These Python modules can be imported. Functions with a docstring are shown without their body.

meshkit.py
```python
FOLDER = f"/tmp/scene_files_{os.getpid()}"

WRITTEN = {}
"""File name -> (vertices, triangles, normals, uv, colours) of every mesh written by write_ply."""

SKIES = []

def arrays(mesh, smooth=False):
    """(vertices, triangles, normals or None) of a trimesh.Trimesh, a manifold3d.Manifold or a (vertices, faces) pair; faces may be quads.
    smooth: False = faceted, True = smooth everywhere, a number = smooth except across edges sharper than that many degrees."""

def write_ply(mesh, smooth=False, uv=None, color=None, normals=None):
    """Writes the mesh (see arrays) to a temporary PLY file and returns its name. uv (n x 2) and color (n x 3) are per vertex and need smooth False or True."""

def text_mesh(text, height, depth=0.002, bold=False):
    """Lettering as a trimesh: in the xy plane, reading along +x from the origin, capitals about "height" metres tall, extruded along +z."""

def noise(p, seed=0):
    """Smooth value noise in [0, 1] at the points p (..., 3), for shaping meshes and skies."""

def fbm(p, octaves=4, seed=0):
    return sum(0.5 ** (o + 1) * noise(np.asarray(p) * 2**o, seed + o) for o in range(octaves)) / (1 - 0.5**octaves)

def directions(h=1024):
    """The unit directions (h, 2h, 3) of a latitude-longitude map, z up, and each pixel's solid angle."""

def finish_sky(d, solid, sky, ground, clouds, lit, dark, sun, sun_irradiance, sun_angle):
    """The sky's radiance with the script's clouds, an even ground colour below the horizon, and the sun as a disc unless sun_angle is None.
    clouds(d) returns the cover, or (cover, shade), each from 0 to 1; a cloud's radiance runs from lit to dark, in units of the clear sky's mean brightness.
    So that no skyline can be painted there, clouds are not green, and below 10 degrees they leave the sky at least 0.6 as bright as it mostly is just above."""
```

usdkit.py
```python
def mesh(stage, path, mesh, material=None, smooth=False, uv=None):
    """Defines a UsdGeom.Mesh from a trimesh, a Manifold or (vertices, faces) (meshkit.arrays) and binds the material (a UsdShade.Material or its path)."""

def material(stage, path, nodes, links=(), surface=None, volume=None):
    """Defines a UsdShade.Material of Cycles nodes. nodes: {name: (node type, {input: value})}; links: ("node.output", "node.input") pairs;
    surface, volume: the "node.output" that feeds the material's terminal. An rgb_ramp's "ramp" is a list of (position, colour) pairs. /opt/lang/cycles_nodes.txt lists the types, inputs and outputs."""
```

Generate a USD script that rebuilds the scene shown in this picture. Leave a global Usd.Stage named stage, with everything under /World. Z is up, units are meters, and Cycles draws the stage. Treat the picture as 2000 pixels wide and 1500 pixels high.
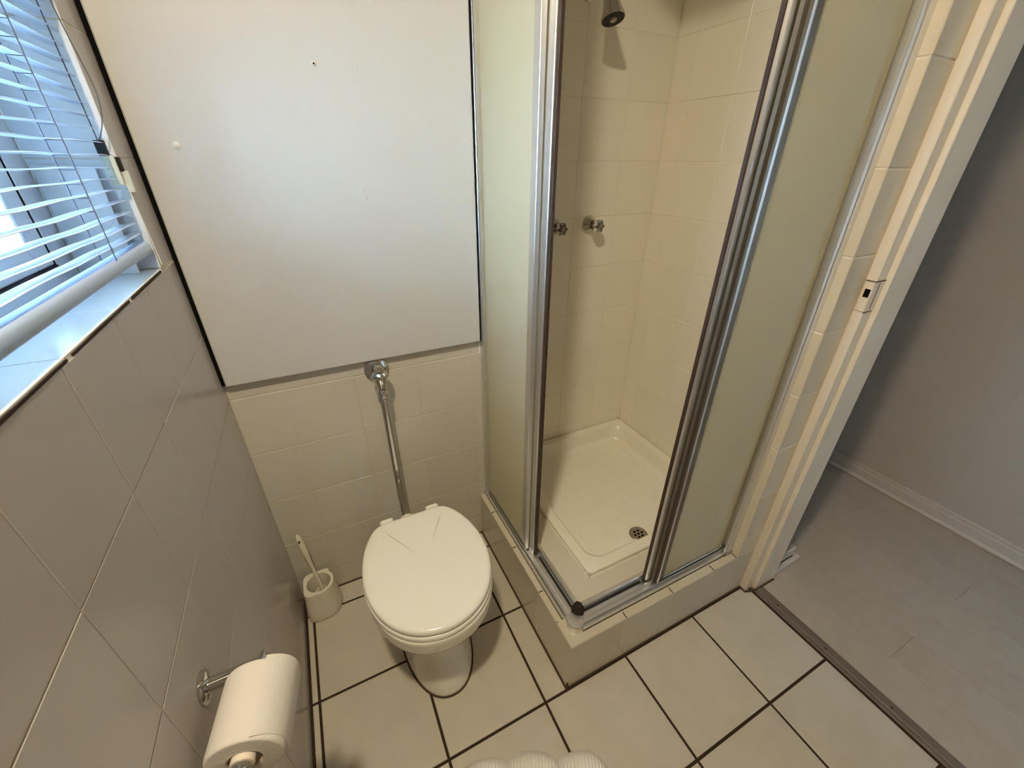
import math
import random

import numpy as np
import trimesh
import usdkit
from meshkit import fbm, noise
from pxr import Gf, Sdf, Usd, UsdGeom, UsdLux, UsdShade
from scipy.interpolate import splev, splprep

stage = Usd.Stage.CreateInMemory()
UsdGeom.SetStageUpAxis(stage, "Z")
UsdGeom.SetStageMetersPerUnit(stage, 1.0)
UsdGeom.Xform.Define(stage, "/World")
random.seed(7)

# ------------------------------------------------------------------ camera, sky, lamp, exposure
# x runs along the toilet wall (to the right), y into that wall, z up; the corner below the window is the origin
EXPOSURE = 5.0
SKY_COLOR, SKY_STRENGTH = (0.46, 0.70, 0.98), 0.70
LAMP_POS, LAMP_COLOR, LAMP_POWER = (0.135, -1.09, 2.475), (1.0, 0.85, 0.60), 24.8
CAM_POS = (0.266, -1.20, 1.442)
CAM_X, CAM_Y, CAM_Z = (0.8969, -0.4425, 0.0048), (0.2085, 0.4328, 0.8770), (-0.3902, -0.7855, 0.4804)
cam = UsdGeom.Camera.Define(stage, "/World/camera")
cam.AddTransformOp().Set(Gf.Matrix4d(*CAM_X, 0, *CAM_Y, 0, *CAM_Z, 0, *CAM_POS, 1))
cam.CreateHorizontalApertureAttr(36.0)
cam.CreateVerticalApertureAttr(27.0)
cam.CreateFocalLengthAttr(14.4)
cam.CreateClippingRangeAttr(Gf.Vec2f(0.02, 100.0))
cam.CreateExposureAttr(EXPOSURE)

sky = UsdLux.DomeLight.Define(stage, "/World/sky")
sky.CreateColorAttr(Gf.Vec3f(*SKY_COLOR))
sky.CreateIntensityAttr(SKY_STRENGTH)

# ------------------------------------------------------------------ materials
M = {}


def principled(name, color, rough=0.5, metal=0.0, var=0.0, scale=6.0, bump=0.0, bump_scale=40.0, **kw):
    nodes = {"p": ("principled_bsdf", {"base_color": color, "roughness": rough, "metallic": metal, **kw})}
    links = []
    if var or bump:
        nodes["g"] = ("geometry", {})
    if var:
        c = np.array(color)
        nodes["n"] = ("noise_texture", {"scale": scale, "detail": 4.0, "roughness": 0.6})
        nodes["r"] = ("rgb_ramp", {"ramp": [(0.3, tuple(c * (1 - var))), (0.7, tuple(np.minimum(c * (1 + var), 0.95)))]})
        links += [("g.position", "n.vector"), ("n.fac", "r.fac"), ("r.color", "p.base_color")]
    if bump:
        nodes["bn"] = ("noise_texture", {"scale": bump_scale, "detail": 3.0})
        nodes["b"] = ("bump", {"strength": bump, "distance": 0.002})
        links += [("g.position", "bn.vector"), ("bn.fac", "b.height"), ("b.normal", "p.normal")]
    M[name] = usdkit.material(stage, "/World/Looks/" + name, nodes, links, surface="p.BSDF")
    return M[name]


for i, k in enumerate((1.0, 0.985, 1.015)):  # one tile type; left, kerb and shower tones also carry its light and shade
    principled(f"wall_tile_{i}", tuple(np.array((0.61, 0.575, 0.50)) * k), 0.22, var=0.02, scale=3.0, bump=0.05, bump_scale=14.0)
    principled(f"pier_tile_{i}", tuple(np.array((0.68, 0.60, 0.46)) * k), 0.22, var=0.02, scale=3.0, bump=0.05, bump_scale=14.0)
    principled(f"left_tile_shaded_{i}", tuple(np.array((0.49, 0.455, 0.43)) * k), 0.22, var=0.02, scale=3.0, bump=0.05, bump_scale=14.0)
    principled(f"kerb_tile_shaded_{i}", tuple(np.array((0.58, 0.52, 0.40)) * k), 0.22, var=0.02, scale=3.0, bump=0.05, bump_scale=14.0)
    principled(f"shower_tile_lit_{i}", tuple(np.array((0.92, 0.87, 0.75)) * k), 0.25, var=0.015, scale=3.0, bump=0.05, bump_scale=14.0)
    principled(f"floor_tile_{i}", tuple(np.array((0.56, 0.51, 0.43)) * k), 0.38, var=0.05, scale=9.0, bump=0.06, bump_scale=60.0)
    principled(f"plank_{i}", tuple(np.array((0.45, 0.395, 0.325)) * k), 0.5, var=0.05, scale=20.0)
principled("sill_tile", (0.80, 0.80, 0.78), 0.15)
principled("wall_grout", (0.66, 0.61, 0.51), 0.8)
principled("shower_grout", (0.86, 0.81, 0.68), 0.8)
principled("floor_grout", (0.035, 0.020, 0.012), 0.9)
principled("ledge_grout", (0.36, 0.32, 0.24), 0.9)
principled("dark_crack", (0.025, 0.016, 0.010), 0.9)
principled("dirt", (0.07, 0.045, 0.025), 0.9)
principled("black_gap", (0.004, 0.004, 0.004), 0.9, specular_ior_level=0.1)
principled("far_paint", (0.30, 0.27, 0.23), 0.7)
principled("plaster", (0.70, 0.67, 0.62), 0.7, var=0.02, bump=0.1, bump_scale=60)
principled("board_paint", (0.60, 0.605, 0.60), 0.42, var=0.015, scale=4.0, bump=0.16, bump_scale=70.0)
principled("hall_paint", (0.55, 0.50, 0.45), 0.6, var=0.02, bump=0.12, bump_scale=90.0)
principled("hall_trim", (0.60, 0.55, 0.50), 0.45)
principled("frame_paint", (0.80, 0.71, 0.57), 0.45, var=0.02, bump=0.08, bump_scale=30.0)
principled("aluminium", (0.78, 0.78, 0.78), 0.40, 1.0)
principled("aluminium_dark", (0.20, 0.18, 0.14), 0.45, 0.7)
principled("aluminium_dull", (0.50, 0.49, 0.46), 0.42, 1.0)
principled("chrome", (0.60, 0.60, 0.60), 0.06, 1.0)
principled("steel", (0.40, 0.37, 0.33), 0.35, 1.0)
principled("brown_metal", (0.20, 0.165, 0.13), 0.45, 0.3)
principled("bronze_seal", (0.05, 0.03, 0.02), 0.5)
principled("black_plastic", (0.008, 0.007, 0.007), 0.6)
principled("ceramic", (0.82, 0.79, 0.69), 0.10, coat_weight=0.3)
principled("seat_plastic", (0.88, 0.87, 0.79), 0.16)
principled("brush_plastic", (0.76, 0.71, 0.60), 0.35)
principled("bristles", (0.60, 0.54, 0.43), 0.8)
principled("tray_acrylic", (0.93, 0.89, 0.77), 0.22)
principled("paper", (0.72, 0.68, 0.63), 0.95, bump=0.3, bump_scale=220.0)
principled("paper_core", (0.66, 0.55, 0.42), 0.9)
principled("roller_plastic", (0.84, 0.76, 0.64), 0.3)
principled("towel", (0.86, 0.84, 0.79), 0.95, bump=0.5, bump_scale=400.0)
principled("blind_slat", (0.60, 0.70, 0.85), 0.3)
principled("blind_rail", (0.46, 0.60, 0.84), 0.35)
principled("cord", (0.10, 0.11, 0.15), 0.7)
principled("cord_white", (0.85, 0.83, 0.76), 0.6)
principled("tassel_plastic", (0.62, 0.62, 0.50), 0.3)
principled("window_paint", (0.76, 0.77, 0.78), 0.35, bump=0.1, bump_scale=50)
M["sheet_paper"] = usdkit.material(
    stage, "/World/Looks/sheet_paper",
    {"d": ("principled_bsdf", {"base_color": (0.94, 0.95, 0.96), "roughness": 0.6}), "t": ("translucent_bsdf", {"color": (0.92, 0.94, 0.96)}), "m": ("mix_closure", {"fac": 0.3})},
    [("d.BSDF", "m.closure1"), ("t.BSDF", "m.closure2")], surface="m.closure")
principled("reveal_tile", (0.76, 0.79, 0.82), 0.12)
principled("outside_paint", (0.62, 0.62, 0.60), 0.8)
principled("screw_cap", (0.70, 0.68, 0.64), 0.4)
principled("acrylic", (0.95, 0.95, 0.93), 0.05, transmission_weight=0.9, ior=1.49)

M["frosted"] = usdkit.material(
    stage, "/World/Looks/frosted",
    {"t": ("translucent_bsdf", {"color": (0.90, 0.85, 0.62)}), "d": ("principled_bsdf", {"base_color": (0.86, 0.83, 0.68), "roughness": 0.38}),
     "m": ("mix_closure", {"fac": 0.5})},
    [("t.BSDF", "m.closure1"), ("d.BSDF", "m.closure2")], surface="m.closure")
M["window_glass"] = usdkit.material(
    stage, "/World/Looks/window_glass",
    {"f": ("fresnel", {"IOR": 1.45}), "t": ("transparent_bsdf", {"color": (0.97, 0.99, 1.0)}), "g": ("glossy_bsdf", {"color": (1, 1, 1), "roughness": 0.02}),
     "m": ("mix_closure", {})},
    [("f.fac", "m.fac"), ("t.BSDF", "m.closure1"), ("g.BSDF", "m.closure2")], surface="m.closure")

# ------------------------------------------------------------------ helpers
used = {}


def free_path(parent, name):
    base = (parent.GetPath() if parent else Sdf.Path("/World")).pathString + "/" + name
    n = used.get(base, 0)
    used[base] = n + 1
    return base if n == 0 else f"{base}_{n:03d}"


def tag(p, label=None, category=None, group=None, kind=None):
    for k, v in (("label", label), ("category", category), ("group", group), ("kind", kind)):
        if v:
            p.SetCustomDataByKey(k, v)
    return p


def obj(name, mesh, material, parent=None, smooth=30, label=None, **kw):
    if isinstance(mesh, list):
        mesh = trimesh.util.concatenate(mesh)
    p = usdkit.mesh(stage, free_path(parent, name), mesh, M[material], smooth=smooth).GetPrim()
    return tag(p, label, **kw)


def thing(name, label=None, category=None, group=None, kind=None):
    return tag(UsdGeom.Xform.Define(stage, free_path(None, name)).GetPrim(), label, category, group, kind)


def box(x0, x1, y0, y1, z0, z1, b=0.0):
    if b <= 0:
        m = trimesh.creation.box((x1 - x0, y1 - y0, z1 - z0))
        m.apply_translation(((x0 + x1) / 2, (y0 + y1) / 2, (z0 + z1) / 2))
        return m
    pts = []
    for k in range(3):
        lo, hi = np.array((x0, y0, z0)) + b, np.array((x1, y1, z1)) - b
        lo[k] -= b
        hi[k] += b
        pts += [(p, q, r) for p in (lo[0], hi[0]) for q in (lo[1], hi[1]) for r in (lo[2], hi[2])]
    return trimesh.convex.convex_hull(np.array(pts))


def frame_to(a, b):
    """A matrix that carries the z axis from a to b."""
    a, b = np.array(a, float), np.array(b, float)
    z = (b - a) / np.linalg.norm(b - a)
    x = np.cross((0, 1, 0) if abs(z[1]) < 0.9 else (1, 0, 0), z)
    x /= np.linalg.norm(x)
    m = np.eye(4)
    m[:3, 0], m[:3, 1], m[:3, 2], m[:3, 3] = x, np.cross(z, x), z, a
    return m


def lathe(profile, a=(0, 0, 0), b=(0, 0, 1), n=32):
    """profile: (radius, distance along the axis a -> b) from one end to the other."""
    m = trimesh.creation.revolve(np.array(profile, float), sections=n)
    m.apply_transform(frame_to(a, b))
    if m.volume < 0:
        m.invert()
    return m


def cyl(a, b, r, n=20, c=0.0):
    h = float(np.linalg.norm(np.subtract(b, a)))
    return lathe([(0, 0), (r - c, 0), (r, c), (r, h - c), (r - c, h), (0, h)] if c else [(0, 0), (r, 0), (r, h), (0, h)], a, b, n)


def tube(path, r, n=12, closed=False):
    p = np.array(path, float)
    N = len(p)
    t = np.gradient(p, axis=0) if not closed else np.roll(p, -1, 0) - np.roll(p, 1, 0)
    t /= np.linalg.norm(t, axis=1, keepdims=True)
    ref = np.array((0, 0, 1.0)) if abs(t[0, 2]) < 0.9 else np.array((1.0, 0, 0))
    u = np.cross(ref, t[0]); u /= np.linalg.norm(u)
    v, r = [], np.broadcast_to(r, N)
    for i in range(N):
        u = u - t[i] * (u @ t[i]); u /= np.linalg.norm(u)
        w = np.cross(t[i], u)
        for k in range(n):
            a = 2 * math.pi * k / n
            v.append(p[i] + r[i] * (u * math.cos(a) + w * math.sin(a)))
    f = []
    for i in range(N if closed else N - 1):
        j = (i + 1) % N
        for k in range(n):
            l = (k + 1) % n
            f += [(i * n + k, i * n + l, j * n + l), (i * n + k, j * n + l, j * n + k)]
    if not closed:
        v += [p[0], p[-1]]
        f += [(N * n, (k + 1) % n, k) for k in range(n)] + [(N * n + 1, (N - 1) * n + k, (N - 1) * n + (k + 1) % n) for k in range(n)]
    return trimesh.Trimesh(np.array(v), np.array(f), process=False)


def smooth_path(pts, n=40):
    tck, _ = splprep(np.array(pts, float).T, s=0, k=min(3, len(pts) - 1))
    return np.array(splev(np.linspace(0, 1, n), tck)).T


def loft(rings, cap=True):
    """rings: closed outlines (N x 3), counter-clockwise seen from the end towards which they run."""
    R, N = len(rings), len(rings[0])
    v = np.vstack(rings)
    f = [x for i in range(R - 1) for k in range(N) for l in [(k + 1) % N]
         for x in ((i * N + k, i * N + l, (i + 1) * N + l), (i * N + k, (i + 1) * N + l, (i + 1) * N + k))]
    if cap:
        v = np.vstack([v, rings[0].mean(0), rings[-1].mean(0)])
        f += [(R * N, (k + 1) % N, k) for k in range(N)] + [(R * N + 1, (R - 1) * N + k, (R - 1) * N + (k + 1) % N) for k in range(N)]
    return trimesh.Trimesh(v, np.array(f), process=False)


def at_z(ring, z):
    return np.column_stack([ring, np.full(len(ring), z)])


def inset(ring, d):
    from shapely.geometry import Polygon
    """Moves each point of an outline inwards by d along its normal."""
    t = np.roll(ring, -1, 0) - np.roll(ring, 1, 0)
    t /= np.linalg.norm(t, axis=1, keepdims=True)
    return ring + d * np.column_stack([-t[:, 1], t[:, 0]])


def lean(m, k=0.015, z0=0.0):
    """The right-hand door post is not plumb: it leans towards the shower as it goes up."""
    for q in (m if isinstance(m, list) else [m]):
        q.vertices[:, 0] -= k * (q.vertices[:, 2] - z0)
    return m


AX = {"x": ((0, 1, 0), (0, 0, 1), (1, 0, 0)), "-x": ((0, -1, 0), (0, 0, 1), (-1, 0, 0)), "y": ((-1, 0, 0), (0, 0, 1), (0, 1, 0)),
      "-y": ((1, 0, 0), (0, 0, 1), (0, -1, 0)), "z": ((1, 0, 0), (0, 1, 0), (0, 0, 1))}


def tile(face, level, u0, u1, v0, v1, gap=(0.0013, 0.0024), t=0.006, bevel=0.0009, proud=0.0):
    """One tile on a plane. face: the way it looks; level: the plane; u, v: its two sides in world coordinates
    (x or y, then z or y); half the joint is left free on each side."""
    u, v, n = (np.array(q, float) for q in AX[face])
    k = int(np.argmax(abs(n)))
    a, b = [i for i in range(3) if i != k]
    gap = np.broadcast_to(gap, 2)
    lo = np.array((u0, v0)) + gap / 2
    hi = np.array((u1, v1)) - gap / 2
    s = 1 if n[k] > 0 else -1

    def ring(d, h):
        P = []
        for p, q in ((lo[0] + d, lo[1] + d), (hi[0] - d, lo[1] + d), (hi[0] - d, hi[1] - d), (lo[0] + d, hi[1] - d)):
            w = np.zeros(3)
            w[a], w[b], w[k] = p, q, level + s * h
            P.append(w)
        return P

    vert = np.array(ring(0, -t) + ring(0, -bevel * 0.7 + proud) + ring(bevel, proud))
    f = []
    for i in (0, 4):
        for j in range(4):
            l = (j + 1) % 4
            f += [(i + j, i + l, i + 4 + l), (i + j, i + 4 + l, i + 4 + j)]
    f += [(8, 9, 10), (8, 10, 11)]
    m = trimesh.Trimesh(vert, np.array(f), process=False)
    if m.face_normals[-1] @ n < 0:
        m.invert()
    return m


trng = random.Random(11)


def lay(parent, face, level, us, vs, mat="wall_tile", skip=None, name="tile", post=None, **kw):
    us, vs = sorted(us), sorted(vs)
    for i in range(len(us) - 1):
        for j in range(len(vs) - 1):
            if skip and skip((us[i] + us[i + 1]) / 2, (vs[j] + vs[j + 1]) / 2):
                continue
            m = tile(face, level, us[i], us[i + 1], vs[j], vs[j + 1], proud=trng.uniform(-0.0003, 0.0003), **kw)
            if post:
                post(m)
            obj(name, m, mat if mat in M else f"{mat}_{trng.choice((0, 0, 1, 2))}", parent, smooth=False)


def steps(a, b, start, pitch):
    """Joint positions between a and b, from a joint at start on."""
    n0 = math.ceil((a + 0.01 - start) / pitch)
    out = [a]
    while start + n0 * pitch < b - 0.01:
        out.append(start + n0 * pitch)
        n0 += 1
    return out + [b]


ROWS = 0.861
PITCH = 0.193
H = 2.50
SILL = 1.244
REVEAL = -0.125
WIN_END = -0.86

# ------------------------------------------------------------------ the setting
# floor
floor = thing("floor", kind="structure")
obj("grout_bed", box(-0.002, 1.585, -2.2, 0.21, -0.05, -0.0025), "floor_grout", floor, smooth=False)
lay(floor, "z", 0.0, [0.004, 0.027, 0.335, 0.641, 0.718], [-0.002, -0.085, -0.385, -0.688], "floor_tile", gap=0.0076, t=0.02, bevel=0.0015)
lay(floor, "z", 0.0, [0.004, 0.027, 0.335, 0.641, 0.946, 1.252, 1.535], [-0.688, -0.989, -1.29, -1.592, -1.894, -2.196], "floor_tile", gap=0.0076, t=0.02, bevel=0.0015)

# left wall with the window opening
wl = thing("wall_left", kind="structure")
G = 0.0012
obj("backing", [box(-0.22, -G, -2.2, 0.0, -0.05, SILL - 0.006), box(-0.22, -G, REVEAL + G, 0.21, SILL - 0.006, H),
                box(-0.22, -G, -2.2, REVEAL + G, 1.72, H), box(-0.22, -G, -2.2, WIN_END, SILL - 0.006, 1.72)], "wall_grout", wl, smooth=False)
ys = [0.0, -0.077] + [-0.257 - 0.18 * k for k in range(11)]
zs = [0.0, 0.089, 0.282, 0.475, 0.668, 0.861, 1.056, SILL]
lay(wl, "x", 0.0, [y for y in ys if y > -2.2] + [-2.2], zs[:-1] + [SILL - 0.0055], "left_tile_shaded")
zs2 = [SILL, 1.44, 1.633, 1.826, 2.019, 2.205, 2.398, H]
lay(wl, "x", 0.0, [0.0, -0.077, REVEAL], zs2, "left_tile_shaded")
lay(wl, "x", 0.0, [REVEAL, -0.257, -0.437, -0.617, -0.797, WIN_END], [1.72, 1.826, 2.019, 2.205, 2.398, H], "left_tile_shaded")
lay(wl, "x", 0.0, [WIN_END, -0.98, -1.16, -1.34, -1.52, -1.70, -1.88, -2.06, -2.2], zs2, "left_tile_shaded")
# the window reveal: its end and its sill are tiled too
lay(wl, "-y", REVEAL, [-0.125, 0.0], zs2, "reveal_tile")
lay(wl, "z", SILL, [-0.165, -0.0006], [REVEAL, -0.411, -0.603, -0.79, WIN_END], "sill_tile")
crng = random.Random(5)
cj, yy = [], REVEAL - 0.012
while yy > WIN_END:
    ln = crng.uniform(0.02, 0.07)
    w = crng.uniform(0.0004, 0.0022)
    cj.append(box(-0.004 - w, 0.0002 + w * 0.3, yy - ln, yy, SILL - 0.0055, SILL - 0.0030 + w * 0.7))
    yy -= ln + crng.choice((0.0, 0.0, 0.004, 0.015))
obj("cracked_joint", cj, "dark_crack", wl, smooth=False, label="dark crumbling joint along the sill edge")

# toilet wall
wb = thing("wall_back", kind="structure")
obj("backing", [box(-0.22, 0.745, G, 0.22, -0.05, H)], "wall_grout", wb, smooth=False)
lay(wb, "-y", 0.0, [0.0, 0.132, 0.325, 0.517, 0.711, 0.746], [0.0, 0.089, 0.282, 0.477, 0.668, 0.861, 1.054])
lay(wb, "-y", 0.0, [0.0, 0.132, 0.325, 0.517, 0.711, 0.746], [1.054, H], name="upper_panel")

# shower walls
ws = thing("wall_shower", kind="structure")
obj("backing", [box(0.746, 1.62, 0.2 + G, 0.32, -0.05, H), box(0.735, 0.747 - G, 0.0, 0.22, -0.05, H)], "shower_grout", ws, smooth=False)
zsh = [0.15, 0.282, 0.475, 0.668, 0.861, 1.054, 1.247, 1.438, 1.628, 1.821, 2.014, 2.205, 2.398, H]
lay(ws, "-y", 0.2, [0.748, 0.836, 1.028, 1.221, 1.414, 1.607], zsh, "shower_tile_lit")
lay(ws, "x", 0.747, [0.0, 0.2], zsh, "shower_tile_lit")

wr = thing("wall_right", kind="structure")
obj("backing", [box(1.607 + G, 1.65, -0.64, 0.32, -0.05, H)], "shower_grout", wr, smooth=False)
lay(wr, "-x", 1.607, [0.2, 0.11, -0.083, -0.276, -0.469, -0.62], zsh, "shower_tile_lit")
pier_rows = [0.0, 0.218, 0.30, 0.50, 0.69, 0.875, 1.061, 1.248, 1.43, 1.615, 1.80, 2.0, 2.2, 2.4, H]
obj("pier", lean(box(1.412 + G, 1.65, -0.684 + G, -0.60, 0.0, H)), "wall_grout", wr, smooth=False)
lay(wr, "-y", -0.684, [1.412, 1.56], pier_rows[1:], "pier_tile", post=lean, bevel=0.002)
lay(wr, "-x", 1.412, [-0.684, -0.60], pier_rows[1:], "pier_tile", post=lean, bevel=0.002)
obj("wall_beyond_door", [box(1.52, 1.65, -2.2, -1.56, -0.05, H), box(1.52, 1.65, -1.56, -0.72, 2.06, H)], "plaster", wr, smooth=False)

obj("wall_front", box(-0.22, 1.65, -2.3, -2.2, -0.05, H), "far_paint", smooth=False, kind="structure")
obj("ceiling", box(-0.22, 2.75, -3.6, 1.6, H, H + 0.1), "plaster", smooth=False, kind="structure")

# hall beyond the door
fh = thing("floor_hall", kind="structure")
obj("underlay", box(1.575, 2.75, -3.6, 1.6, -0.05, -0.003), "dirt", fh, smooth=False)
prng = random.Random(3)
x = 1.585
k = 0
while x < 2.62:
    x1 = min(x + 0.148, 2.63)
    cuts = [-3.6] + [c for c in (-2.75 + 0.42 * (k % 3), -1.5 + 0.42 * (k % 3), -0.25 + 0.42 * (k % 3)) if c < 1.5] + [1.6]
    for c0, c1 in zip(cuts, cuts[1:]):
        obj("plank", tile("z", 0.0, x, x1, c0, c1, gap=0.0007, t=0.012, bevel=0.0006), f"plank_{prng.randrange(3)}", fh, smooth=False)
    x, k = x1, k + 1
wh = thing("wall_hall", kind="structure")
obj("panel", box(2.62, 2.75, -0.838, 1.6, -0.05, H), "hall_paint", wh, smooth=False)
obj("panel", box(2.62, 2.75, -3.6, -0.8395, -0.05, H), "hall_paint", wh, smooth=False)
obj("panel", box(2.622, 2.75, -0.8395, -0.838, -0.05, H), "hall_paint", wh, smooth=False)
obj("wall_hall_end", box(1.5, 2.75, 1.5, 1.6, -0.05, H), "hall_paint", smooth=False, kind="structure")
obj("wall_hall_near", [box(1.645, 1.65, 0.0, 1.6, -0.05, H), box(1.60, 1.65, -2.4, -2.2, -0.05, H), box(1.60, 1.65, -3.6, -3.4, -0.05, H), box(1.60, 1.65, -3.4, -2.4, -0.05, 0.7), box(1.60, 1.65, -3.4, -2.4, 1.9, H)], "hall_paint", smooth=False, kind="structure")
obj("wall_hall_front", box(1.60, 2.75, -3.65, -3.6, -0.05, H), "far_paint", smooth=False, kind="structure")
bb = thing("baseboard_hall", kind="structure")
obj("skirting", [box(2.608, 2.621, -3.6, 1.5, 0.0, 0.078, 0.003), box(2.604, 2.621, -3.6, 1.5, 0.0, 0.058, 0.003)], "hall_trim", bb)
obj("quarter_bead", [tube([(2.602, -3.6, 0.008), (2.602, 1.5, 0.008)], 0.011)], "hall_trim", bb)
bs = thing("baseboard_doorway", kind="structure")
obj("skirting", lean(box(1.640, 1.80, -0.700, -0.668, 0.040, 0.085, 0.006)), "hall_trim", bs)
obj("lower_strip", lean(box(1.655, 1.83, -0.712, -0.676, 0.0, 0.030, 0.004)), "hall_trim", bs)
obj("gap", lean(box(1.645, 1.795, -0.698, -0.672, 0.028, 0.042)), "black_gap", bs, smooth=False)

# a small window on the near side of the hall, out of the picture (daylight)
w2 = thing("window_2", kind="structure")
obj("frame", [box(1.605, 1.635, -3.4, -3.35, 0.7, 1.9), box(1.605, 1.635, -2.45, -2.4, 0.7, 1.9), box(1.605, 1.635, -3.35, -2.45, 0.7, 0.75), box(1.605, 1.635, -3.35, -2.45, 1.85, 1.9)], "hall_trim", w2, smooth=False)
obj("pane", box(1.618, 1.622, -3.35, -2.45, 0.75, 1.85), "window_glass", w2, smooth=False)

# outside, unseen: a wall added to cut low sky light, and the ground
obj("wall_added_outside", box(-1.75, -1.65, -5.0, 3.5, -0.5, 3.3), "outside_paint", smooth=False, kind="structure")
obj("ground_outside", box(-1.65, -0.22, -5.0, 3.5, -0.5, -0.06), "outside_paint", smooth=False, kind="structure")

# bathroom door frame
df = thing("door_1", kind="structure")
obj("architrave", lean(box(1.508, 1.56, -0.707, -0.680, 0.004, 2.06, 0.002)), "frame_paint", df)
obj("door_stop", lean(box(1.547, 1.658, -0.720, -0.676, 0.004, 2.06, 0.002)), "frame_paint", df)
obj("far_jamb", box(1.508, 1.658, -1.56, -1.525, 0.0, 2.06, 0.002), "frame_paint", df)
obj("head", box(1.50, 1.658, -1.56, -0.69, 2.03, 2.07, 0.002), "frame_paint", df)
obj("strike_plate", lean([box(1.5055, 1.5085, -0.706, -0.686, 1.112, 1.188, 0.0008), box(1.5055, 1.546, -0.7082, -0.7065, 1.112, 1.188, 0.0006)]), "frame_paint", df, label="painted-over metal strike plate")
obj("strike_hole", lean(box(1.5048, 1.512, -0.704, -0.692, 1.148, 1.168)), "black_gap", df, smooth=False)
obj("strike_edge", lean([box(1.5050, 1.5475, -0.7089, -0.7070, 1.1865, 1.1890), box(1.5040, 1.5090, -0.7085, -0.686, 1.1870, 1.1885), box(1.5040, 1.5400, -0.7087, -0.7068, 1.1100, 1.1120), box(1.5250, 1.5265, -0.7089, -0.7072, 1.118, 1.184)]), "dirt", df, smooth=False, label="dark line around the strike plate")
obj("caulk", [lean(tube([(1.506, -0.690, 0.003), (1.506, -0.709, 0.003), (1.546, -0.722, 0.003), (1.655, -0.722, 0.003)], 0.004, 8))], "dirt", df, label="dark crumbling sealant at the foot of the frame")

th = thing("trim_1", kind="structure")
obj("threshold_strip", [box(1.541, 1.588, -1.56, -0.705, -0.02, 0.003, 0.0015), box(1.556, 1.574, -1.56, -0.705, -0.02, 0.0048, 0.0015)], "brown_metal", th)
for yy in (-0.80, -0.97, -1.16, -1.35):
    obj("screw", lathe([(0, 0), (0.0042, 0), (0.003, 0.0012), (0, 0.0012)], (1.565, yy, 0.0046), (1.565, yy, 1), 12), "dirt", th)
S = stage.GetPrimAtPath("/World/trim_1")

# window
win = thing("window_1", kind="structure")
fx0, fx1 = -0.165, -0.126
Z0, Z1 = SILL, 1.72
obj("frame", [box(fx0, fx1, -0.190, REVEAL, Z0, Z1, 0.002), box(fx0, fx1, WIN_END, (WIN_END + 0.06), Z0, Z1, 0.002), box(fx0, fx1, (WIN_END + 0.06), -0.190, Z1 - 0.05, Z1, 0.002),
              box(fx0, fx1, (WIN_END + 0.06), -0.190, Z0, Z0 + 0.03, 0.002)], "window_paint", win)
obj("gasket", [box(-0.15, fx1 - 0.001, -0.1922, -0.190, Z0 + 0.03, Z1 - 0.05), box(-0.15, fx1 + 0.001, (WIN_END + 0.06), -0.190, Z0 + 0.030, Z0 + 0.0322)], "black_plastic", win, smooth=False)
obj("sash", [box(-0.16, -0.128, -0.245, -0.1922, Z0 + 0.033, Z1 - 0.05, 0.002), box(-0.16, -0.13, (WIN_END + 0.06), (WIN_END + 0.11), Z0 + 0.033, Z1 - 0.05, 0.002),
             box(-0.16, -0.13, (WIN_END + 0.11), -0.245, Z0 + 0.0322, Z0 + 0.075, 0.002), box(-0.16, -0.13, (WIN_END + 0.11), -0.245, Z1 - 0.1, Z1 - 0.05, 0.002)], "window_paint", win)
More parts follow.
